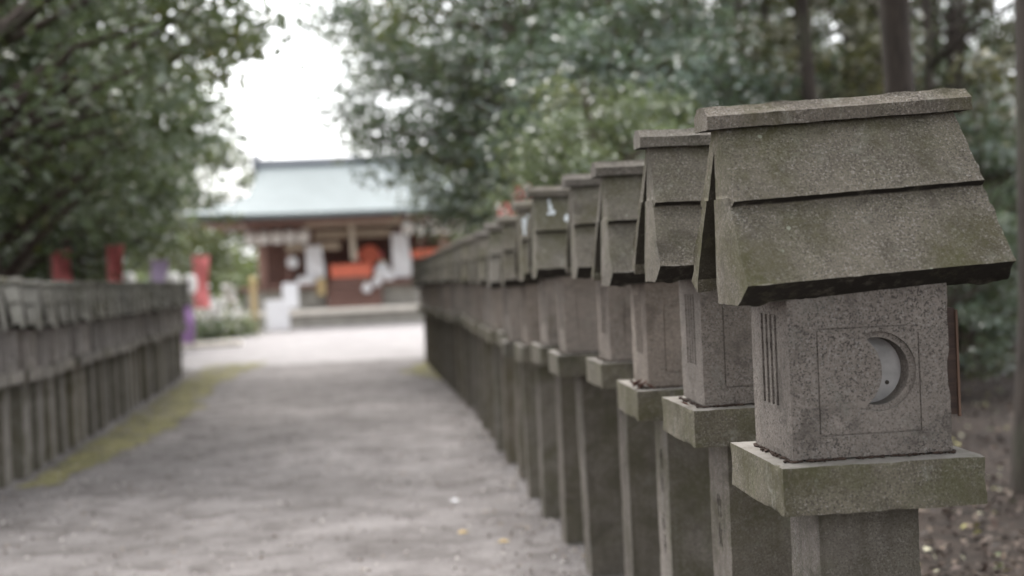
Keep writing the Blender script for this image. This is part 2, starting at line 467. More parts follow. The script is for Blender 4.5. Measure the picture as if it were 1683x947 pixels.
def lantern(x, y, z, label, group, rz=0., scale=1., moon=False, roof_tilt=(0, 0, 0), shift=0., lean=0., pre=''):
    t = empty('stone_lantern', (x, y, z), rz, scale); t.rotation_euler = (random.gauss(0, .004), lean, rz)
    tag(t, label, 'stone lantern', group)
    p = link('post', ME[pre + 'post'], None, t)
    s = link('ledge_slab', ME[pre + 'slab'], None, t)
    b = link('light_box', ME['moon' if moon else pre + 'box'], None, t)
    c = link('debris', ME['crumb'], None, s)
    c['kind'] = 'stuff'
    r = link('roof', ME[pre + 'roof'], None, t)
    k = link('ridge_cap', ME[pre + 'cap'], None, r)
    s.rotation_euler.z = random.gauss(0, .012); b.rotation_euler.z = s.rotation_euler.z + random.gauss(0, .012)
    s.location.x = random.gauss(0, .004); b.location.x = .008
    # the roof turns about its own middle
    piv = Vector((0, 0, 1.47)); rot = Matrix.Rotation(roof_tilt[2], 3, 'Z') @ Matrix.Rotation(roof_tilt[1], 3, 'Y') @ Matrix.Rotation(roof_tilt[0], 3, 'X')
    r.rotation_euler = rot.to_euler(); r.location = piv - rot @ piv + Vector((shift, 0, .0))
    return t, p, s, b, r

RIGHT = 'stone lanterns lining the right side of the path'
LEFT = 'stone lanterns lining the left side of the path'
ORD = ['first', 'second', 'third', 'fourth', 'fifth', 'sixth', 'seventh', 'eighth', 'ninth', 'tenth', 'eleventh', 'twelfth', 'thirteenth', 'fourteenth', 'fifteenth',
       'sixteenth', 'seventeenth', 'eighteenth', 'nineteenth', 'twentieth', 'twenty-first', 'twenty-second', 'twenty-third', 'twenty-fourth', 'twenty-fifth', 'twenty-sixth', 'twenty-seventh', 'twenty-eighth', 'twenty-ninth', 'thirtieth']
# position along the row, sideways offset, height offset
RR = [(3.06, .001, -.002), (3.96, .024, .029), (4.85, .029, .007), (5.79, .053, .035), (6.59, -.016, .028), (7.52, -.018, .012), (8.45, -.03, .004),
      (9.3, -.035, -.012), (10.25, -.002, .0), (11.2, -.02, -.02), (12.1, -.03, -.025), (13.0, -.02, -.02), (13.9, -.03, -.03), (14.75, -.02, -.03), (15.58, -.003, -.031)]
y = 15.58
while y < 24.6:
    y += .9; RR.append((y, -.03 - .028*(y-15.6), -.035 - .017*(y-15.6)))
RR = [(y_, dx_, dz_ - (.045 if k_ > 5 else 0)) for k_, (y_, dx_, dz_) in enumerate(RR)]
LAB = {0: 'nearest stone lantern with a crescent moon carved through its light box',
       1: 'second stone lantern from the camera, directly behind the crescent moon lantern',
       2: 'third stone lantern of the right row, with dry red leaves on its ledge slab',
       3: 'fourth stone lantern of the right row, its light box half hidden behind the third',
       4: 'fifth stone lantern of the right row, white bird droppings streaked down its upper roof',
       5: 'sixth stone lantern of the right row, thick white bird droppings on both roof tiers'}
near = []
for i, (y, dx, dz) in enumerate(RR):
    lab = LAB.get(i, f'{ORD[i]} weathered stone lantern from the near end of the right row')
    tilt = (random.gauss(0, .014), random.gauss(0, .018), random.gauss(0, .03))
    if i == 0: tilt = (0.015, -.045, .045)
    if i == 4: tilt = (0, .012, 0)
    t = lantern(1.11 + dx, y, dz, lab, RIGHT, random.gauss(0, .015) if i else 0., 1., i == 0, tilt, .012 if i == 0 else 0, random.gauss(0, .006) if i > 1 else 0)
    near.append(t)
y = 9.3; i = 0
while y < 25.1:
    z = gz(y) - .01 + random.gauss(0, .012)
    lantern(leftrow(y) - .12 + random.gauss(0, .02), y, z, f'{ORD[i]} mossy stone lantern from the near end of the left row', LEFT,
            random.gauss(0, .03), .95, False, (random.gauss(0, .015), random.gauss(0, .015), random.gauss(0, .03)), 0, random.gauss(0, .008), 'l')
    y += .575 + random.gauss(0, .015); i += 1

# details of the near lanterns
t, p, s, b, r = near[0]
bm = bmesh.new(); add_box(bm, -.045, .115, -BY + .056, -BY + .060, 1.175, 1.355)
link('pane', bm_mesh('pane', bm), M['paper'], b)
sh = bmesh.new(); add_box(sh, BX + .002, BX + .027, -.125, .10, 1.15, 1.405); add_box(sh, BX + .0275, BX + .033, -.12, .10, 1.33, 1.345); add_box(sh, BX + .0275, BX + .033, -.12, .10, 1.2, 1.215)
sho = link('wooden_shutter', bm_mesh('wooden_shutter', sh), M['shutter'], b)
sho.rotation_euler.y = 0
bm = bmesh.new(); add_lathe(bm, [(.001, 0), (.0055, .001), (.001, .002)], n=9)
bm.transform(Matrix.Translation((.062, -BY + .0553, 1.232)) @ Matrix.Rotation(R(90), 4, 'X')); link('knot_hole', bm_mesh('knot_hole', bm), M['inscribe'], b)
eb = bmesh.new(); add_box(eb, BX + .0275, BX + .033, -.13, -.1205, 1.145, 1.40); link('edge_strip', bm_mesh('edge_strip', eb), M['shutteredge'], sho)
def inscription(post, chars, z, x=-.1206, size=.085, y=.0):
    for k, ch in enumerate(chars):
        cu = bpy.data.curves.new('txt', 'FONT'); cu.body = ch; cu.size = size; cu.extrude = .0008; cu.offset = -.0022; cu.align_x = 'CENTER'; cu.resolution_u = 2
        o = bpy.data.objects.new('txt', cu); col.objects.link(o)
        me = bpy.data.meshes.new_from_object(o.evaluated_get(bpy.context.evaluated_depsgraph_get()))
        bpy.data.objects.remove(o, do_unlink=True)
        me.materials.clear(); me.materials.append(M['inscribe'])
        q = link('inscription', me, None, post)
        q.matrix_local = Matrix(((0, 0, -1, x), (-.6, 0, 0, y), (0, 1, 0, z - k*size*1.08), (0, 0, 0, 1)))
inscription(near[1][1], '竹女', .70); inscription(near[1][1], '竹', .42)
inscription(near[2][1], '竹女', .74); inscription(near[2][1], '心', .50); inscription(near[2][1], '下', .41)
inscription(near[3][1], '竹', .80)
def dropping(roof, blobs, upper):
    for (x, t, w, l) in blobs:
        bm = bmesh.new(); o = .0285 if upper else .0035
        n = 14; ring = []
        for k in range(n):
            a = 2*math.pi*k/n; rr = 1 + .45*noise.noise(Vector((math.cos(a)*1.7, math.sin(a)*1.7, x*40 + t*9)))
            xx = x + math.cos(a)*w*rr + .2*w*math.sin(a*3); tt = t + math.sin(a)*l*rr
            py, pz = S(tt); ring.append(bm.verts.new((xx, py - NY*o, pz + NZ*o)))
        bm.faces.new(ring)
        link('bird_dropping', bm_mesh('bird_dropping', bm), M['dropping'], roof)
dropping(near[4][4], [(-.225, .90, .006, .05), (-.222, .82, .010, .06), (-.212, .75, .014, .04), (-.235, .73, .009, .02), (-.145, .66, .012, .05)], True)
dropping(near[5][4], [(-.28, .80, .014, .05), (-.285, .72, .010, .06), (-.29, .62, .007, .06), (-.255, .87, .008, .02), (-.225, .66, .010, .03)], True)
dropping(near[5][4], [(-.25, .36, .020, .06), (-.265, .28, .015, .06), (-.272, .15, .007, .09), (-.24, .22, .009, .08), (-.238, .08, .008, .06), (-.232, .43, .010, .02)], False)
def dead_leaf(x, y, z, label, s=.03, n=1):
    bm = bmesh.new()
    for q in range(n):
        m = Matrix.Translation((random.gauss(0, .012), random.gauss(0, .012), .004 + q*.006)) @ Matrix.Rotation(random.random()*6, 4, 'Z') @ Matrix.Rotation(random.uniform(-.7, .7), 4, 'X')
        pts = [(0, -1, 0), (.35, -.4, .12), (.5, .1, .22), (.3, .6, .1), (0, 1.1, .25), (-.3, .6, .1), (-.5, .1, .22), (-.35, -.4, .12)]
        vs = [bm.verts.new(m @ (Vector(p) * s)) for p in pts]
        c = bm.verts.new(m @ Vector((0, .05*s, -.05*s)))
        for k in range(8): bm.faces.new((vs[k], vs[(k+1) % 8], c))
    o = link('dead_leaf', bm_mesh('dead_leaf', bm), M['deadleaf']); o.location = (x, y, z)
    tag(o, label, 'dead leaf', 'dead leaves lying on the lanterns')
dead_leaf(.925, 4.70, 1.075, 'curled red brown leaf on the third lantern ledge, in front of its light box', .03, 3)
dead_leaf(.95, 4.665, 1.072, 'flat russet leaf at the front corner of the third lantern ledge', .026, 1)
dead_leaf(.90, 3.86, 1.097, 'small dark leaf scrap on the ledge of the second lantern', .018, 1)
dead_leaf(.93, 6.50, 1.096, 'pale brown leaf on the ledge of the fifth lantern', .024, 1)

# ------------------------------------------------------------------ trees
def leaves_mesh(name, P, N, tone, length, mat, rng, droop=.35):
    """folded leaf quads at points P facing roughly N"""
    n = len(P)
    a = rng.normal(size=(n, 3)); N = N / np.linalg.norm(N, axis=1)[:, None]
    a -= (a*N).sum(1)[:, None]*N; a /= np.linalg.norm(a, axis=1)[:, None]
    b = np.cross(N, a)
    l = length * rng.uniform(.6, 1.3, n)[:, None]; w = l * rng.uniform(.42, .6, n)[:, None]
    v = np.empty((n, 4, 3))
    v[:, 0] = P - a*l*.5; v[:, 2] = P + a*l*.5 - N*l*.12
    v[:, 1] = P + b*w*.5 + N*l*.09; v[:, 3] = P - b*w*.5 + N*l*.09
    me = bpy.data.meshes.new(name)
    me.vertices.add(n*4); me.vertices.foreach_set('co', v.reshape(-1))
    me.loops.add(n*4); me.loops.foreach_set('vertex_index', np.arange(n*4, dtype=np.int32))
    me.polygons.add(n); me.polygons.foreach_set('loop_start', np.arange(0, n*4, 4, dtype=np.int32))
    me.update(calc_edges=True)
    c = me.color_attributes.new('tone', 'FLOAT_COLOR', 'POINT')
    col4 = np.ones((n, 4, 4)); col4[:, :, :3] = tone[:, None, :]
    c.data.foreach_set('color', col4.reshape(-1))
    me.materials.append(mat)
    return me

def tree_meshes(name, seed, h, r0, crown_c, crown_r, nclump, leaves, length, mat, barkm, lean=(0, 0), clear=0., tight=.85):
    rng = np.random.default_rng(seed); rnd = random.Random(seed)
    bm = bmesh.new()
    def tp(t): return Vector((lean[0]*t + .12*math.sin(t*5+seed), lean[1]*t + .1*math.cos(t*4+seed) - .1*math.cos(seed), h*t))
    ts = np.linspace(0, 1, 12)
    pts = [tp(t) - Vector((0, 0, .25 if t == 0 else 0)) for t in ts]
    add_tube(bm, pts, [r0*(1.35 if t == 0 else 1.05 - .85*t) for t in ts], 12)
    centers = []
    for i in range(nclump):
        d = rng.normal(size=3); d /= np.linalg.norm(d)
        rr = rng.uniform(.35, 1) ** .5
        c = np.array(crown_c) + d*rr*np.array(crown_r)
        centers.append(c)
        if i % 2 == 0:
            t0 = min(.95, max(clear, (c[2] - rng.uniform(.3, 1.3)) / h)); s = tp(t0); e = Vector(c)
            mid = s.lerp(e, .5) + Vector((rng.normal()*.15, rng.normal()*.15, rng.uniform(-.1, .3)))
            rb = r0*(.42 - .3*t0)
            add_tube(bm, [s, s.lerp(mid, .5), mid, mid.lerp(e, .5), e], [rb, rb*.85, rb*.6, rb*.42, rb*.2], 6, False)
    for v in bm.verts: v.co += Vector((noise.noise(v.co*3), noise.noise(v.co*3+Vector((9, 0, 0))), 0)) * r0*.22
    trunk = bm_mesh('trunk', bm, 1.2)
    per = leaves // nclump
    Ps, Ns, Ts = [], [], []
    for c in centers:
        R_ = rng.uniform(.45, .95) * (np.mean(crown_r)/3.0) * tight
        n = int(per*rng.uniform(.6, 1.4)); g = np.clip(rng.normal(size=(n, 3)), -1.7, 1.7); g *= np.array([.62, .62, .34])*R_
        g[:, 2] -= .12*(g[:, 0]**2 + g[:, 1]**2)/max(R_, .1)
        Ps.append(c + g)
        N = rng.normal(size=(n, 3))*.55 + np.array([0, 0, .75]) + (g/R_)*.5
        Ns.append(N)
        tb = np.clip(rng.normal(.4, .2), 0, 1)
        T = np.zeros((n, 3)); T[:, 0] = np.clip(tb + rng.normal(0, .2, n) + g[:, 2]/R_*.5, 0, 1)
        T[:, 1] = (rng.random(n) < .04) * rng.random(n) + (rng.random() < .07)*.5
        Ts.append(T)
    crown = leaves_mesh('crown', np.concatenate(Ps), np.concatenate(Ns), np.concatenate(Ts), length, mat, rng)
    trunk.materials.append(barkm)
    return trunk, crown

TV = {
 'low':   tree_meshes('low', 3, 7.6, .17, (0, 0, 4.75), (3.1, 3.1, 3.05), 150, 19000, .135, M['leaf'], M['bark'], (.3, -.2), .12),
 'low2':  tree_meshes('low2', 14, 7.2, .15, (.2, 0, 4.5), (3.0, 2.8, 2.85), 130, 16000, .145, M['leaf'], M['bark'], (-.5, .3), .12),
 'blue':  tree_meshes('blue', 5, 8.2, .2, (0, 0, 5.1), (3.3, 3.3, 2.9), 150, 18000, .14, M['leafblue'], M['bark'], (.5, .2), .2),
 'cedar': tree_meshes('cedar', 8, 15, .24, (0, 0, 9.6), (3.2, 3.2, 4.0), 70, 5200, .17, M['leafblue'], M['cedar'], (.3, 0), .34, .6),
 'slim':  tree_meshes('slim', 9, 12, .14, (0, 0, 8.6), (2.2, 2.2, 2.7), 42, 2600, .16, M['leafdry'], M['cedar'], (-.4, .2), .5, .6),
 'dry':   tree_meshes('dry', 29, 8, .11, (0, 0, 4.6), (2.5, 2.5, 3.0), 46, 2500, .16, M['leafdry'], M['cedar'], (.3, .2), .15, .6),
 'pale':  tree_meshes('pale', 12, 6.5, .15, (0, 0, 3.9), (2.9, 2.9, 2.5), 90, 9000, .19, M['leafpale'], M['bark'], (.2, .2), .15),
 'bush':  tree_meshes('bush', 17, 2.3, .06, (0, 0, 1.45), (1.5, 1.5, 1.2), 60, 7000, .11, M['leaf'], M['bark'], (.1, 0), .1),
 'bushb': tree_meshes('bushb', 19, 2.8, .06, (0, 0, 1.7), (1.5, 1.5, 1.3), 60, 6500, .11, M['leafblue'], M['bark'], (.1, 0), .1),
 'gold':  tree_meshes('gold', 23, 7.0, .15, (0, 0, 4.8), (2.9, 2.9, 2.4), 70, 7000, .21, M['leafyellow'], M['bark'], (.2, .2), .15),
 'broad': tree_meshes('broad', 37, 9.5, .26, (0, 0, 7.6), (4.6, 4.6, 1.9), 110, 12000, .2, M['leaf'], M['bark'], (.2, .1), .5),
}
NAMES = dict(low='evergreen_tree', low2='evergreen_tree', blue='evergreen_tree', cedar='cedar_tree', slim='slender_tree', pale='pale_tree', bush='shrub', bushb='shrub', gold='yellowing_tree', dry='dry_leaved_tree', broad='unseen_shade_tree')
CATS = dict(bush='shrub', bushb='shrub')
def tree(var, x, y, s, rz, label, group):
    t = empty(NAMES[var], (x, y, gz(y)), rz, s)
    tag(t, label, CATS.get(var, 'tree'), group)
    tr, cr = TV[var]
    link('trunk', tr, None, t); link('crown', cr, None, t)
    return t
GL, GR, GF = 'trees behind the left lantern row', 'trees behind the right lantern row', 'trees standing around the shrine'
for a in [
  ('low', -4.6, 15.4, 1.26, .4, 'dense evergreen with a dark trunk at the left edge, branches over the left lanterns', GL),
  ('low2', -7.2, 12.6, 1.0, 2.1, 'evergreen at the far left, its leaves filling the upper left corner', GL),
  ('low', -6.1, 19.6, 1.05, 3.4, 'evergreen behind the middle of the left row, second back from the dark trunk', GL),
  ('low2', -5.9, 24.6, 1.1, 5.2, 'evergreen beyond the far end of the left row, beside the red banners', GL),
  ('low', -10.2, 19.0, 1.1, 1.2, 'evergreen deep behind the left row, above its near lanterns', GL),
  ('low2', -10.5, 27.0, 1.2, .2, 'tall evergreen deep in the left wood, behind the red banners', GL),
  ('low2', -7.3, 28.8, 1.12, 3.0, 'evergreen behind the second red banner, filling the left wood', GL),
  ('low', -8.6, 22.6, 1.1, 5.5, 'evergreen between the front and back rows of the left wood', GL),
  ('pale', -8.1, 36.0, 1.0, .8, 'pale leaved tree just left of the shrine eave', GF),
  ('low', 14.2, 29.8, 1.0, 2.9, 'dense evergreen far back beside the cedar at the right edge', GR),
  ('pale', -9.2, 37.0, 1.1, 2.4, 'pale leaved tree between the left wood and the shrine roof', GF),
  ('low', -13.5, 33.0, 1.2, 4.4, 'evergreen at the back of the left wood', GL),
  ('low2', -8.1, 32.5, 1.1, 4.0, 'evergreen at the right edge of the left wood, nearest the shrine', GL),
  ('blue', 2.35, 22.0, 1.14, .3, 'blue green tree overhanging the far end of the right row and the shrine roof', GR),
  ('blue', 3.5, 17.6, .70, 2.2, 'blue green tree over the middle of the right row', GR),
  ('low2', 2.5, 13.8, .52, 1.0, 'evergreen above the second and third lanterns of the right row', GR),
  ('dry', 5.3, 19.0, .9, 4.1, 'brownish thin leaved tree just right of the blue green trees', GR),
  ('dry', 8.3, 18.0, 1.0, 1.1, 'brownish thin leaved tree behind the crescent moon lantern roof', GR),
  ('dry', 13.0, 27.0, 1.2, 2.7, 'brownish thin leaved tree far back at the right', GR),
  ('dry', 11.2, 38.0, 1.2, .7, 'farthest brownish tree, seen between the slender trunks', GR),
  ('blue', 2.9, 25.6, 1.08, 3.7, 'smaller blue green tree leaning over the right end of the shrine roof', GR),
  ('low', 9.7, 30.5, 1.0, 5.0, 'dark evergreen far back between the trunks of the right wood', GR),
  ('low2', 6.3, 25.5, 1.0, 2.0, 'dark evergreen behind the slender brown trunk', GR),
  ('low2', 14.8, 36.5, 1.1, 1.0, 'dark evergreen far back at the right edge of the wood', GR),
  ('dry', 6.6, 20.5, 1.0, 3.1, 'brownish thin leaved tree between two slender trunks of the right wood', GR),
  ('dry', 10.4, 23.0, 1.05, 5.1, 'brownish thin leaved tree behind the leaning cedar', GR),
  ('low', 4.2, 28.5, 1.1, 5.0, 'evergreen between the right row and the shrine', GR),
  ('cedar', 4.75, 11.6, .8, .2, 'leaning cedar with a dark trunk above the right end of the crescent moon lantern roof', GR),
  ('cedar', 4.28, 8.1, .9, .5, 'cedar trunk at the right edge of the view, beside the crescent moon lantern', GR),
  ('slim', 7.1, 20.0, 1.0, .5, 'slender brown trunk rising above the middle of the near roof', GR),
  ('slim', 8.6, 22.0, 1.15, 2.2, 'slender trunk just right of the brown trunk above the near roof', GR),
  ('cedar', 9.6, 25.0, 1.0, 4.2, 'cedar deep in the right wood, left of the leaning cedar', GR),
  ('cedar', 8.0, 29.0, 1.1, 1.7, 'cedar deep in the right wood, behind the blue green trees', GR),
  ('slim', 11.0, 24.5, 1.2, 3.2, 'slender trunk in the right wood, behind the leaning cedar', GR),
  ('cedar', 13.5, 30.0, 1.1, 5.3, 'far cedar at the right of the wood', GR),
  ('slim', 5.95, 17.0, .9, 1.3, 'slender trunk left of the brown trunk above the near roof', GR),
  ('slim', 10.1, 30.0, 1.1, 4.4, 'far slender trunk in a gap of the right wood', GR),
  ('slim', 14.2, 34.0, 1.2, 5.6, 'far slender trunk nearest the right edge of the wood', GR),
  ('broad', -6.4, 5.2, 1.0, .3, 'unseen spreading tree beside the near left of the path, added so its crown shades it', GL),  # unseen broad crowns added to dim the near path and lanterns
  ('broad', 5.2, 3.4, 1.0, 2.3, 'unseen spreading tree to the near right of the crescent moon lantern, added for its shade', GR),
  ('broad', -4.2, -3.0, 1.0, 4.3, 'unseen spreading tree behind the viewer on the left, added for its shade', GL),
  ('broad', 3.2, -3.5, 1.05, 5.3, 'unseen spreading tree behind the viewer on the right, added for its shade', GR),
  ('low', -6.5, -8.0, 1.1, 3.3, 'unseen evergreen behind the viewer to the left, added to block light', GL),  # low crowns added out of view to cut light from behind the camera
  ('low', 7.0, -5.5, 1.1, 5.3, 'unseen evergreen behind the viewer to the right, added to block light', GR),
  ('bushb', 8.3, 17.6, 1.3, 1.9, 'tall leafy shrub behind the right end of the near roof', GR),
  ('bushb', 8.0, 21.5, 1.5, .4, 'large blue green shrub under the slender trunks', GR),
  ('bush', 11.2, 24.0, 1.6, 2.4, 'large shrub far back at the right edge of the wood', GR),
  ('low2', 10.9, 26.5, .9, 2.4, 'evergreen closing the gap left of the cedar at the right edge', GR),
  ('bushb', 5.4, 16.5, 1.0, 1.0, 'leafy shrub below the blue green trees, behind the right row', GR),
  ('bush', 6.6, 18.0, 1.1, 2.0, 'shrub beneath the slender brown trunk in the right wood', GR),
  ('bushb', 6.5, 14.2, .75, 3.0, 'low shrub on the litter to the right of the crescent moon lantern', GR),
  ('bush', 9.6, 20.5, 1.2, 4.0, 'shrub on the litter deep in the right wood', GR),
  ('bush', -9.2, 43.0, 1.0, .6, 'dark shrub left of the shrine steps', GF),
  ('pale', -8.3, 57.5, 1.3, 1.9, 'pale tree behind the left corner of the shrine', GF),
  ('gold', 1.2, 60.0, 1.02, .9, 'yellowing tree showing above the right of the shrine ridge', GF),
  ('pale', 4.4, 57.0, 1.25, 3.9, 'pale tree behind the right end of the shrine roof', GF),
]: tree(*a)

# far wood closing the horizon: one mass
rng = np.random.default_rng(4)
Ps = []
for i in range(260):
    x = rng.uniform(-75, 90); yy = rng.uniform(68, 84)
    hgt = (4.2 if -14 < x < 6 else 8.0) * rng.uniform(.6, 1.1)
    n = 190; g = rng.normal(size=(n, 3))*np.array([1.7, 1.7, hgt*.28]); c = np.array([x, yy, -.3 + hgt*.5]); Ps.append(c + g)
P = np.concatenate(Ps); P[:, 2] = np.abs(P[:, 2] + .3) - .3
T = np.zeros((len(P), 3)); T[:, 0] = np.clip(rng.normal(.5, .25, len(P)), 0, 1); T[:, 1] = (rng.random(len(P)) < .1)*.5
far = link('distant_wood', leaves_mesh('distant_wood', P, rng.normal(size=P.shape)+np.array([0, -.4, .6]), T, .75, M['leafpale'], rng))
tag(far, 'far mixed wood closing the view behind the shrine', 'wood', None, 'stuff')

# leaf litter on the soil to the right
n = 9000
rng = np.random.default_rng(9)
yy = 4.2 + rng.random(n)**1.7*16; xx = 1.45 + rng.random(n)*(1.2 + yy*.5)
P = np.stack([xx, yy, np.array([gz(q) for q in yy]) + .012 + rng.random(n)*.02], 1)
N = rng.normal(size=(n, 3))*.45 + np.array([0, 0, 1.])
pal = np.array([(.065, .04, .03), (.10, .07, .052), (.04, .03, .024), (.15, .11, .08), (.32, .30, .12), (.42, .40, .28), (.10, .13, .045)])
T = pal[rng.choice(7, n, p=[.3, .24, .22, .12, .05, .04, .03])] * rng.uniform(.7, 1.3, (n, 1))
lit = link('leaf_litter', leaves_mesh('leaf_litter', P, N, T, .062, M['litter'], rng))
tag(lit, 'fallen brown and yellow leaves on the soil right of the lanterns', 'leaf litter', None, 'stuff')
# grit, twigs and bits of leaf over the path
n = 5200
rng = np.random.default_rng(12)
yy = 5.5 + rng.random(n)**1.4*20; u = rng.random(n); u = np.where(rng.random(n) < .5, u, np.where(rng.random(n) < .6, 1 - np.abs(rng.normal(0, .07, n)), np.abs(rng.normal(0, .07, n))))
xl = np.array([leftrow(q) + .1 for q in yy]); xx = xl + np.clip(u, 0, 1)*(1.25 - xl)
P = np.stack([xx, yy, np.array([gz(q) for q in yy]) + .012 + rng.random(n)*.006], 1)
N = rng.normal(size=(n, 3))*.4 + np.array([0, 0, 1.])
pal = np.array([(.40, .37, .34), (.12, .09, .07), (.07, .055, .045), (.22, .17, .12), (.50, .47, .44)])
T = pal[rng.choice(5, n, p=[.3, .24, .2, .18, .08])] * rng.uniform(.7, 1.2, (n, 1))
grit = link('path_grit', leaves_mesh('path_grit', P, N, T, .032, M['litter'], rng))
tag(grit, 'grit and scraps of leaf strewn over the gravel path', 'grit', None, 'stuff')
# a few pale scraps on the path
for i, (x, y, lab) in enumerate([(.42, 9.3, 'small white paper scrap on the path near the middle lanterns of the right row'), (.40, 8.0, 'pale fallen leaf on the path, nearer than the white paper scrap'),
                                 (.62, 7.6, 'pale fallen leaf on the path, close to the right lantern posts')]):
    bm = bmesh.new(); vs = [bm.verts.new(q) for q in ((-.03, -.018, .004), (.028, -.022, .008), (.034, .02, .003), (-.005, .03, .015), (-.03, .016, .004))]; bm.faces.new(vs)
    o = link('paper_scrap' if i == 0 else 'fallen_leaf', bm_mesh('scrap', bm), M['white'] if i == 0 else M['straw']); o.location = (x, y, gz(y) + .006)
    tag(o, lab, 'paper scrap' if i == 0 else 'leaf')

# ------------------------------------------------------------------ shrine
SX = -1.2
terr = empty('stone_terrace', (SX, 48, -.3)); tag(terr, 'low stone terrace with a pale kerb in front of the shrine', 'terrace')
def bxo(name, mat, parent, *b, bevel=0.):
    ox, oy, oz = parent.location if parent is not None and parent.parent is None else (0, 0, 0)
    return box_obj(name, (b[0]-ox, b[1]-ox, b[2]-oy, b[3]-oy, b[4]-oz, b[5]-oz), mat, parent, bevel)
bxo('terrace_body', M['greystone'], terr, -6.0, 6.0, 45.1, 56, -.34, .14)
bxo('kerb', M['cream'], terr, -6.06, 6.06, 44.95, 46.9, .143, .30, bevel=.02)
shr = empty('shrine_hall', (SX, 50, -.3)); tag(shr, 'wooden shrine hall with a pale blue copper roof and dark red timber', 'shrine')
bxo('plinth', M['greystone'], shr, -5.2, 2.9, 47.6, 54, .305, 1.05)
bxo('floor', M['darkwood'], shr, -5.4, 3.1, 47.3, 54.2, 1.055, 1.2)
bxo('back_wall', M['darkwood'], shr, -5.0, 2.6, 51.0, 51.2, 1.205, 3.5)
for k in range(3):
    bxo('step', M['darkwood'], shr, -2.2, -.2, 46.9 + k*.24, 47.29, .305 + k*.24 + .002, .305 + (k+1)*.24)
for x, w, mt in ((-4.55, .3, 'midwood'), (-3.6, .16, 'darkwood'), (-2.72, .24, 'darkwood'), (.42, .24, 'darkwood'), (1.3, .16, 'darkwood'), (2.2, .3, 'midwood')):
    bxo('pillar', M[mt], shr, x - w/2, x + w/2, 47.7, 47.7 + w, 1.205, 3.55)
bxo('beam', M['palewood'], shr, -2.59, .29, 47.55, 47.75, 2.85, 3.12)
bxo('eave_board', M['palewood'], shr, -2.9, .6, 46.9, 47.1, 3.25, 3.62)
bxo('beam', M['midwood'], shr, -5.0, -2.85, 47.72, 47.9, 3.22, 3.42)
bxo('beam', M['midwood'], shr, .55, 2.6, 47.72, 47.9, 3.22, 3.42)
bxo('rail', M['vermil'], shr, .56, 2.7, 47.66, 47.76, 2.0, 2.3)
for x0, x1 in ((-4.38, -3.7), (-3.5, -2.86), (.56, 1.2), (1.4, 2.03)):
    w = bxo('lattice_screen', M['midwood'], shr, x0, x1, 49.0, 49.06, 1.205, 3.2)
    bm = bmesh.new()
    for q in range(5):
        xx = x0 + .06 + (x1-x0-.12)*q/4; add_box(bm, xx-.015-SX, xx+.015-SX, -1.04, -1.005, 1.6, 3.4)
    link('bars', bm_mesh('bars', bm), M['darkwood'], w)
# roof: hipped, curved like a bell, built from profiles
def roof_shape():
    bm = bmesh.new(); n = 9; rings = []
    for i in range(n + 1):
        t = i / n
        c = t**1.0; zz = 3.72 + .3 + (5.75 - 3.72) * (.62*t + .38*t*t)
        hx = 3.5 + .25*(1-t) + 2.0*max(0, 1 - t/.5)**1.5; hy = 5.0 + (.25 - 5.0) * t
        sag = .14*(1-t)
        ring = []
        m = 10
        for k in range(m): 
            u = -1 + 2*k/m; ring.append(bm.verts.new((u*hx, -hy, zz + sag*abs(u)**3)))
        for k in range(m):
            u = -1 + 2*k/m; ring.append(bm.verts.new((hx, u*hy, zz + sag*abs(u)**3)))
        for k in range(m):
            u = 1 - 2*k/m; ring.append(bm.verts.new((u*hx, hy, zz + sag*abs(u)**3)))
        for k in range(m):
            u = 1 - 2*k/m; ring.append(bm.verts.new((-hx, u*hy, zz + sag*abs(u)**3)))
        rings.append(ring)
    N_ = len(rings[0])
    for a, b in zip(rings[:-1], rings[1:]):
        for k in range(N_): bm.faces.new((a[k], a[(k+1) % N_], b[(k+1) % N_], b[k]))
    low = [bm.verts.new(v.co*1.0 - Vector((v.co.x*.012, v.co.y*.012, .16))) for v in rings[0]]
    for k in range(N_): bm.faces.new((low[k], low[(k+1) % N_], rings[0][(k+1) % N_], rings[0][k]))
    bm.faces.new(low[::-1]); bm.faces.new(rings[-1])
    return bm_mesh('roof', bm, .5)
rf = link('roof', roof_shape(), M['copper'], shr)
sf = box_obj('soffit', (-5.4, 5.4, -4.6, 4.6, 3.72, 3.84), M['darkwood'], rf)
for k in range(27):
    x = -5.4 + k*.415
    bm = bmesh.new(); add_box(bm, x - .045, x + .045, -4.86, -4.3, 3.66, 3.715); link('rafter', bm_mesh('rafter', bm), M['midwood'], rf)
for k in range(23):
    x = -4.6 + k*.418
    bm = bmesh.new(); add_tube(bm, [(x*.74, -5 + 4.75*t_, 4.04 + 2.03*(.62*t_ + .38*t_*t_)) for t_ in (.02, .25, .5, .75, .98)], [.03]*5, 5); link('seam', bm_mesh('seam', bm), M['copper'], rf)
bm = bmesh.new(); add_prism_x(bm, [(-.3, 6.0), (.3, 6.0), (.34, 6.2), (.2, 6.36), (-.2, 6.36), (-.34, 6.2)], -3.55, 3.55)
rc = link('ridge', bm_mesh('ridge', bm), M['ridge'], rf)
for s in (-1, 1):
    bm = bmesh.new(); add_prism_x(bm, [(-.3, 5.95), (.3, 5.95), (.34, 6.42), (0, 6.6), (-.34, 6.42)], s*3.6 - .12, s*3.6 + .12)
    link('ridge_end', bm_mesh('ridge_end', bm), M['ridge'], rc)

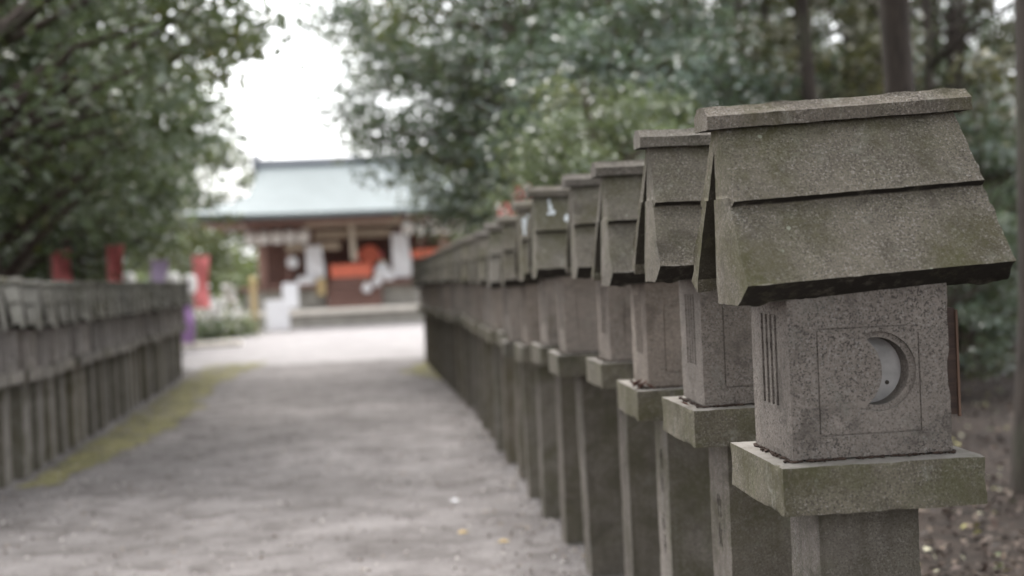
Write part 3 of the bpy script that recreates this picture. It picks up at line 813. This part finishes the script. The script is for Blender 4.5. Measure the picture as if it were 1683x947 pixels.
def hung_lantern(x, z, label, s=1.):
    t = empty('hanging_lantern', (x, 47.2, z), 0, s); tag(t, label, 'paper lantern', 'white paper lanterns hung under the shrine eave')
    bm = bmesh.new(); add_lathe(bm, [(.10, -.26), (.19, -.2), (.235, -.05), (.235, .06), (.19, .2), (.10, .26)])
    b = link('paper_body', bm_mesh('paper_body', bm, .6), M['lanternpaper'], t)
    bm = bmesh.new(); add_lathe(bm, [(.11, .26), (.11, .30)]); add_lathe(bm, [(.11, -.30), (.11, -.26)]); add_tube(bm, [(0, 0, .3), (0, 0, .55)], [.012, .012], 5)
    link('rim', bm_mesh('rim', bm), M['black'], t)
for k in range(5): hung_lantern(-4.85 + k*.47, 2.98, f'{ORD[k]} white paper lantern from the left, left of the shrine entrance')
for k in range(5): hung_lantern(.85 + k*.47, 3.10, f'{ORD[k]} white paper lantern right of the shrine entrance, counted from the rope')

def cloth_banner(name, x, y, z0, z1, w, mat, label, cat, group=None, pole=True, top=None, seed=0, rz=0., polemat='pole'):
    t = empty(name, (x, y, gz(y)), rz); tag(t, label, cat, group)
    bm = bmesh.new(); nx, nz = 5, 14; g = gz(y); vs = []
    for j in range(nz + 1):
        for i in range(nx + 1):
            u = i/nx; q = j/nz
            vs.append(bm.verts.new((w*(u - (0 if pole else .5)) + .05*math.sin(q*5 + seed)*u*(1-q*.3), .06*math.sin(q*7 + u*3 + seed)*(.3 + u), z0 - g + (z1-z0)*q)))
    for j in range(nz):
        for i in range(nx):
            a = j*(nx+1) + i; bm.faces.new((vs[a], vs[a+1], vs[a+nx+2], vs[a+nx+1]))
    link('cloth', bm_mesh('cloth', bm, 2), mat, t)
    if pole:
        bm = bmesh.new(); add_tube(bm, [(-.03, 0, -.05), (-.03, 0, z1 - g + .15)], [.02, .016], 8); add_tube(bm, [(-.06, 0, z1 - g + .03), (w, 0, z1 - g + .03)], [.01, .01], 6)
        link('pole', bm_mesh('pole', bm), M[polemat], t)
    else:
        bm = bmesh.new(); add_tube(bm, [(-w/2 - .05, 0, z1 - g), (w/2 + .05, 0, z1 - g)], [.018, .018], 6); link('rod', bm_mesh('rod', bm), M['darkwood'], t)
    return t
GB = 'red banners on poles'
cloth_banner('banner', -5.05, 20.0, .8, 2.10, .31, M['red'], 'red banner on a pole, leftmost behind the left lantern row', 'banner', GB, seed=1)
cloth_banner('banner', -4.74, 22.4, .8, 2.20, .28, M['red'], 'red banner on a pole, second from the left behind the left lantern row', 'banner', GB, seed=2)
cloth_banner('banner', -5.62, 38, .72, 2.25, .45, M['red'], 'red banner hanging whole between the left row end and the shrine', 'banner', GB, seed=3)
cloth_banner('banner', 1.45, 16.3, .9, 2.36, .24, M['red'], 'lower red banner whose top shows just over the roofs of the right row', 'banner', GB, seed=4)
cloth_banner('banner', 1.74, 17.0, 1.1, 2.64, .26, M['red'], 'higher red banner whose top shows over the roofs of the right row', 'banner', GB, seed=5)
cloth_banner('banner', -5.22, 33, -.05, 1.05, .28, M['purple'], 'deep purple cloth banner at the far end of the left row', 'banner', seed=6)
cloth_banner('banner', -6.1, 34, .75, 2.1, .5, M['lilac'], 'pale lilac banner just above the far end of the left row', 'banner', seed=7)
GW = 'white hangings on the shrine pillars'
cloth_banner('white_hanging', -2.62, 47.45, 1.25, 2.62, .62, M['white'], 'white vertical hanging on the left entrance pillar', 'hanging', GW, pole=False)
cloth_banner('white_hanging', .55, 47.45, 1.3, 2.95, .66, M['white'], 'white vertical hanging on the right entrance pillar', 'hanging', GW, pole=False)
# bell rope
t = empty('bell_rope', (-1.2, 47.3, 3.3)); tag(t, 'pale thick bell rope hanging before the offering box', 'bell rope')
bm = bmesh.new(); add_tube(bm, [(-.02, 0, .1), (.0, 0, -.6), (.04, 0, -1.3)], [.10, .11, .12], 10); link('rope', bm_mesh('rope', bm, .8), M['rope'], t)
bm = bmesh.new(); add_lathe(bm, [(.05, .08), (.14, .12), (.17, .22), (.12, .33), (.03, .36)]); link('bell', bm_mesh('bell', bm, .8), M['straw'], t)
# offering box under vermilion cloth
t = empty('offering_box', (-1.3, 47.65, 1.2)); tag(t, 'offering box covered with a vermilion cloth in the shrine entrance', 'offering box')
bm = bmesh.new(); add_box(bm, -.72, .72, -.25, .25, 0, .62)
link('body', bm_mesh('body', bm), M['darkwood'], t)
bm = bmesh.new(); add_box(bm, -.76, .76, -.29, .29, .2, .68); bmesh.ops.bevel(bm, geom=list(bm.edges), offset=.02, segments=1, affect='EDGES'); link('cloth', bm_mesh('cloth', bm), M['vermil'], t)
def crate(name, x, y, z, w, d, h, mat, label, cat, group=None, lid=None):
    t = empty(name, (x, y, z)); tag(t, label, cat, group)
    box_obj('body', (-w/2, w/2, -d/2, d/2, 0, h*.86), mat, t, .01)
    box_obj('lid', (-w/2-.015, w/2+.015, -d/2-.015, d/2+.015, h*.86+.003, h), lid or mat, t, .008)
    return t
def stand_sign(x, y, z, w, h, label, group='white sign boards before the shrine'):
    t = empty('sign_board', (x, y, z)); tag(t, label, 'sign board', group)
    o = box_obj('panel', (-w/2, w/2, -.015, .015, .1, h), M['white'], t, .005); o.rotation_euler.x = -.12
    for s in (-1, 1):
        bm = bmesh.new(); add_tube(bm, [(s*w*.45, .02, 0), (s*w*.45, -.005+.12*h*.5, h*.5)], [.018, .018], 6); add_tube(bm, [(s*w*.45, .3, 0), (s*w*.45, .02+.12*h*.5, h*.7)], [.016, .016], 6)
        link('leg', bm_mesh('leg', bm), M['pole'], t)
stand_sign(-3.62, 42.3, -.295, .78, 1.08, 'broad white sign board standing lowest in front of the terrace')
stand_sign(-3.42, 45.6, .30, .55, 1.0, 'narrower white sign board on the terrace behind the broad one')
stand_sign(1.25, 46.2, .30, .28, .95, 'thin white board on the terrace at the far end of the right row')
t = empty('red_drum', (-.62, 48.3, 1.2)); tag(t, 'round red and orange drum on a stand, right of the bell rope', 'drum')
bm = bmesh.new(); add_lathe(bm, [(.34, -.2), (.4, -.1), (.4, .1), (.34, .2)], n=20); bm.transform(Matrix.Translation((0, 0, .98)) @ Matrix.Rotation(R(90), 4, 'X')); link('shell', bm_mesh('shell', bm, .5), M['vermil'], t)
bm = bmesh.new(); add_box(bm, -.5, -.4, -.1, .1, 0, 1.1); add_box(bm, .4, .5, -.1, .1, 0, 1.1); add_box(bm, -.5, .5, -.1, .1, .45, .55); link('stand', bm_mesh('stand', bm), M['red'], t)
crate('offering_chest', -2.95, 47.5, 1.2, .62, .4, .3, M['white'], 'white cloth covered chest left of the vermilion offering box', 'chest')
crate('offering_chest', -2.4, 47.2, .78, .3, .3, .62, M['straw'], 'small straw coloured chest below the left white hanging', 'chest')
# white ceremonial jars and cloths, right of the offering box
def jar(x, y, z, s, label, mat='white'):
    bm = bmesh.new(); add_lathe(bm, [(.12, 0), (.2, .08), (.23, .22), (.15, .36), (.08, .40), (.1, .46)])
    t = empty('offering_jar', (x, y, z), 0, s); tag(t, label, 'jar', 'white offerings beside the entrance')
    link('body', bm_mesh('body', bm, .6), M[mat], t)
    bm = bmesh.new(); add_lathe(bm, [(.11, .463), (.11, .49), (.03, .52)]); link('lid', bm_mesh('lid', bm), M['straw'], t)
jar(-.15, 47.5, 1.2, 1.5, 'large white jar between the offering box and the right white hanging')
jar(-.75, 47.0, .80, .8, 'small white jar on the steps below the offering box')
jar(-.4, 47.2, 1.0, .8, 'white jar on the top step, right of the small one')
jar(.1, 47.35, 1.2, .8, 'white jar at the foot of the right white hanging')
jar(1.5, 47.6, 1.2, 1.3, 'white jar before the vermilion rail')
# disc mirror
t = empty('round_mirror', (-3.43, 47.6, 2.03)); tag(t, 'round white disc hung between the left shrine pillars', 'disc')
bm = bmesh.new(); add_lathe(bm, [(.2, -.02), (.22, 0), (.2, .02)], n=20); bm.transform(Matrix.Rotation(R(90), 4, 'X')); link('face', bm_mesh('face', bm), M['white'], t)
bm = bmesh.new(); add_tube(bm, [(0, 0, .21), (0, 0, 1.2)], [.012, .012], 5); link('cord', bm_mesh('cord', bm), M['rope'], t)
t = empty('name_plaque', (-2.66, 47.62, 2.58)); tag(t, 'long pale wooden plaque across the left pillars of the shrine', 'plaque')
box_obj('board', (-1.0, 1.0, -.08, -.03, -.14, .14), M['palewood'], t, .01)
# guardian stones, post lanterns and plants left of the steps
def guardian(x, y, z, label, flip=1):
    """a seated stone guardian dog on a pedestal"""
    t = empty('guardian_dog', (x, y, z)); tag(t, label, 'stone statue', 'seated stone guardian dogs')
    box_obj('pedestal', (-.34, .34, -.42, .42, 0, .75), M['greystone'], t, .03)
    bm = bmesh.new(); vs = [bm.verts.new(q) for q in ((.0, .22, .9), (0, .05, 1.1), (0, -.16, 1.36), (0, -.24, 1.58), (0, -.42, 1.56), (-.12, .2, .82), (.12, .2, .82), (-.12, -.22, 1.1), (.12, -.22, 1.1), (-.12, -.26, .8), (.12, -.26, .8), (0, .32, 1.15), (0, .36, 1.42), (-.15, -.12, .8), (.15, -.12, .8))]
    for a, b in ((0, 1), (1, 2), (2, 3), (3, 4), (0, 5), (0, 6), (2, 7), (2, 8), (7, 9), (8, 10), (0, 11), (11, 12), (5, 13), (6, 14)): bm.edges.new((vs[a], vs[b]))
    me = bpy.data.meshes.new('dog'); bm.to_mesh(me); bm.free()
    o = bpy.data.objects.new('tmp', me); col.objects.link(o)
    m = o.modifiers.new('s', 'SKIN'); rad = [.2, .22, .2, .19, .11, .13, .13, .09, .09, .08, .08, .08, .1, .07, .07]
    sv = me.skin_vertices[0].data if me.skin_vertices else None
    if sv is None:
        b2 = bmesh.new(); b2.from_mesh(me); b2.verts.layers.skin.verify(); b2.to_mesh(me); b2.free(); sv = me.skin_vertices[0].data
    for q, r_ in zip(sv, rad): q.radius = (r_, r_)
    sv[1].use_root = True
    o.modifiers.new('u', 'SUBSURF').render_levels = 1; o.modifiers['u'].levels = 1
    me2 = bpy.data.meshes.new_from_object(o.evaluated_get(bpy.context.evaluated_depsgraph_get()))
    bpy.data.objects.remove(o, do_unlink=True)
    me2.materials.clear(); me2.materials.append(M['greystone'])
    link('body', me2, None, t)
guardian(-5.15, 42.6, -.3, 'seated stone guardian dog on a pedestal left of the white sign boards')
def plain_post(x, y, h, label, mat='straw'):
    t = empty('wooden_post', (x, y, gz(y))); tag(t, label, 'post', 'short posts left of the shrine steps')
    bm = bmesh.new(); add_tube(bm, [(0, 0, -.05), (0, 0, h)], [.11, .10], 10); link('shaft', bm_mesh('shaft', bm, .6), M[mat], t)
    bm = bmesh.new(); add_lathe(bm, [(.13, h), (.13, h+.05), (.03, h+.12)]); link('cap', bm_mesh('cap', bm), M[mat], t)
plain_post(-5.95, 41.5, 1.25, 'tan post to the left of the guardian dog')
plain_post(-4.45, 43.2, 1.75, 'taller tan post between the guardian dog and the broad sign board')
plain_post(-6.6, 40.2, 1.05, 'tan post nearest the red banner on the left of the forecourt')
def flower_clump(x, y, s, label, tone):
    rng = np.random.default_rng(int(abs(x*100))); n = 500
    g = rng.normal(size=(n, 3))*np.array([.28, .28, .22]) + np.array([0, 0, .5]); T = np.array(tone)[None]*rng.uniform(.6, 1.2, (n, 1))
    t = empty('flowering_plant', (x, y, gz(y)), 0, s); tag(t, label, 'plant', 'plants in the forecourt left of the steps')
    link('blossom', leaves_mesh('blossom', g, rng.normal(size=g.shape) + np.array([0, -.5, .5]), T, .12, M['litter'], rng), None, t)
    n = 700; g = rng.normal(size=(n, 3))*np.array([.33, .33, .2]) + np.array([0, 0, .22]); g[:, 2] = np.abs(g[:, 2])
    T = np.zeros((n, 3)); T[:, 0] = rng.random(n)
    link('foliage', leaves_mesh('foliage', g, rng.normal(size=g.shape) + np.array([0, 0, .6]), T, .14, M['leafpale'], rng), None, t)
flower_clump(-6.3, 39.0, 1.2, 'white flowering plant in front of the tan posts', (.75, .76, .7))
flower_clump(-5.55, 40.2, 1.5, 'tall pale blossoming plant left of the guardian dog', (.8, .78, .78))
flower_clump(-7.0, 37.4, 1.0, 'cream flowering plant beside the purple banner', (.75, .7, .55))
flower_clump(-4.7, 41.2, .9, 'low green and white plant in front of the guardian dog', (.4, .42, .3))
for k, (x, y, s) in enumerate([(-6.0, 36.8, .34), (-5.2, 37.6, .3), (-6.9, 36.3, .36)]):
    tree('bush', x, y, s, k*2., ['low clipped shrub at the forecourt kerb, middle one', 'low clipped shrub at the forecourt kerb, nearest the path', 'low clipped shrub at the forecourt kerb, nearest the lantern row'][k], 'low shrubs at the forecourt kerb')
kb = empty('kerb_stone', (-6.2, 35.2, -.3)); tag(kb, 'long pale kerb at the left edge of the forecourt', 'kerb')
box_obj('kerb', (-2.6, 2.2, -.18, .18, -.05, .16), M['cream'], kb, .02)
for k, (x, y) in enumerate([(-5.4, 40.9), (-4.6, 41.6)]):
    crate('stone_block', x, y, -.3, .6, .4, .42, M['cream'], ['cream stone block left of the broad sign board, farther left', 'cream stone block beside the broad sign board'][k], 'stone block', 'cream blocks before the terrace')
for k, (x, y, z, lab) in enumerate([(-6.1, 31.0, 1.55, 'white paper lantern on a stake between the two red banners'), (-5.15, 31.5, 1.5, 'pale blue paper lantern on a stake right of the second red banner'), (-5.2, 34.5, 1.45, 'white paper lantern on a stake next to the lilac banner')]):
    t = empty('stake_lantern', (x, y, -.3)); tag(t, lab, 'paper lantern', 'paper lanterns on stakes behind the left row')
    bm = bmesh.new(); add_lathe(bm, [(.1, z+.05), (.17, z+.12), (.19, z+.3), (.17, z+.48), (.1, z+.55)]); link('paper_body', bm_mesh('paper_body', bm, .6), M['lanternpaper'], t)
    bm = bmesh.new(); add_tube(bm, [(0, 0, -.05), (0, 0, z+.06)], [.02, .02], 6); link('stake', bm_mesh('stake', bm), M['pole'], t)
t = empty('pink_lantern', (2.0, 32, -.3)); tag(t, 'pink red paper lantern on a pole above the far right lanterns', 'paper lantern')
bm = bmesh.new(); add_lathe(bm, [(.12, 1.72), (.2, 1.8), (.22, 2.05), (.2, 2.3), (.12, 2.38)]); link('paper_body', bm_mesh('paper_body', bm, .6), plain('pink_paper', (.72, .22, .20), .8, .06), t)
bm = bmesh.new(); add_tube(bm, [(0, 0, -.05), (0, 0, 1.73)], [.03, .03], 6); link('pole', bm_mesh('pole', bm), M['pole'], t)

# ------------------------------------------------------------------ light
EL, AZM = R(60), R(345)       # soft light from the open strip of sky over the path, to the left
w = bpy.data.worlds.new('World'); scene.world = w; w.use_nodes = True
nt = w.node_tree; bg = nt.nodes['Background']
sky = nt.nodes.new('ShaderNodeTexSky'); sky.sky_type = 'NISHITA'; sky.sun_disc = False
sky.sun_elevation = EL; sky.sun_rotation = AZM; sky.air_density = 1.0; sky.dust_density = 5.0; sky.ozone_density = 1.0
hs = nt.nodes.new('ShaderNodeHueSaturation'); hs.inputs['Saturation'].default_value = .2; hs.inputs['Value'].default_value = 4.9
nt.links.new(sky.outputs[0], hs.inputs['Color']); mx = nt.nodes.new('ShaderNodeMix'); mx.data_type = 'RGBA'; mx.inputs[0].default_value = .55; mx.inputs[7].default_value = (15.2, 15.3, 15.9, 1)   # thin even cloud over the clear sky
nt.links.new(hs.outputs[0], mx.inputs[6]); nt.links.new(mx.outputs[2], bg.inputs['Color'])
bg.inputs['Strength'].default_value = .15
sd = bpy.data.lights.new('sun', 'SUN'); sd.energy = 2.4; sd.angle = R(30); sd.color = (1, .965, .92)
so = bpy.data.objects.new('sun', sd); col.objects.link(so)
d = Vector((math.sin(AZM)*math.cos(EL), math.cos(AZM)*math.cos(EL), math.sin(EL)))
so.rotation_euler = d.to_track_quat('Z', 'Y').to_euler(); so.location = d * 50

# ------------------------------------------------------------------ camera
yaw, pit, roll = R(5.56), R(1.005), R(2.60)
fw = Vector((math.sin(yaw)*math.cos(pit), math.cos(yaw)*math.cos(pit), -math.sin(pit)))
r0 = Vector((math.cos(yaw), -math.sin(yaw), 0)); u0 = r0.cross(fw)
c, s = math.cos(roll), math.sin(roll)
rv = r0*c - u0*s; uv = r0*s + u0*c
cam = bpy.data.cameras.new('camera'); co = bpy.data.objects.new('camera', cam); col.objects.link(co)
co.matrix_world = Matrix(((rv.x, uv.x, -fw.x, 0), (rv.y, uv.y, -fw.y, 0), (rv.z, uv.z, -fw.z, 1.55), (0, 0, 0, 1)))
cam.sensor_width = 36; cam.lens = 36*2100/1683; cam.clip_start = .05; cam.clip_end = 1000
cam.dof.use_dof = True; cam.dof.focus_distance = 3.35; cam.dof.aperture_fstop = 1.6
scene.camera = co

scene.view_settings.view_transform = 'Standard'; scene.view_settings.look = 'None'; scene.view_settings.exposure = 0
cy = scene.cycles
cy.max_bounces = 4; cy.diffuse_bounces = 3; cy.glossy_bounces = 1; cy.transmission_bounces = 2; cy.transparent_max_bounces = 4
cy.use_denoising = True; cy.sample_clamp_indirect = 6
cy.caustics_reflective = False; cy.caustics_refractive = False
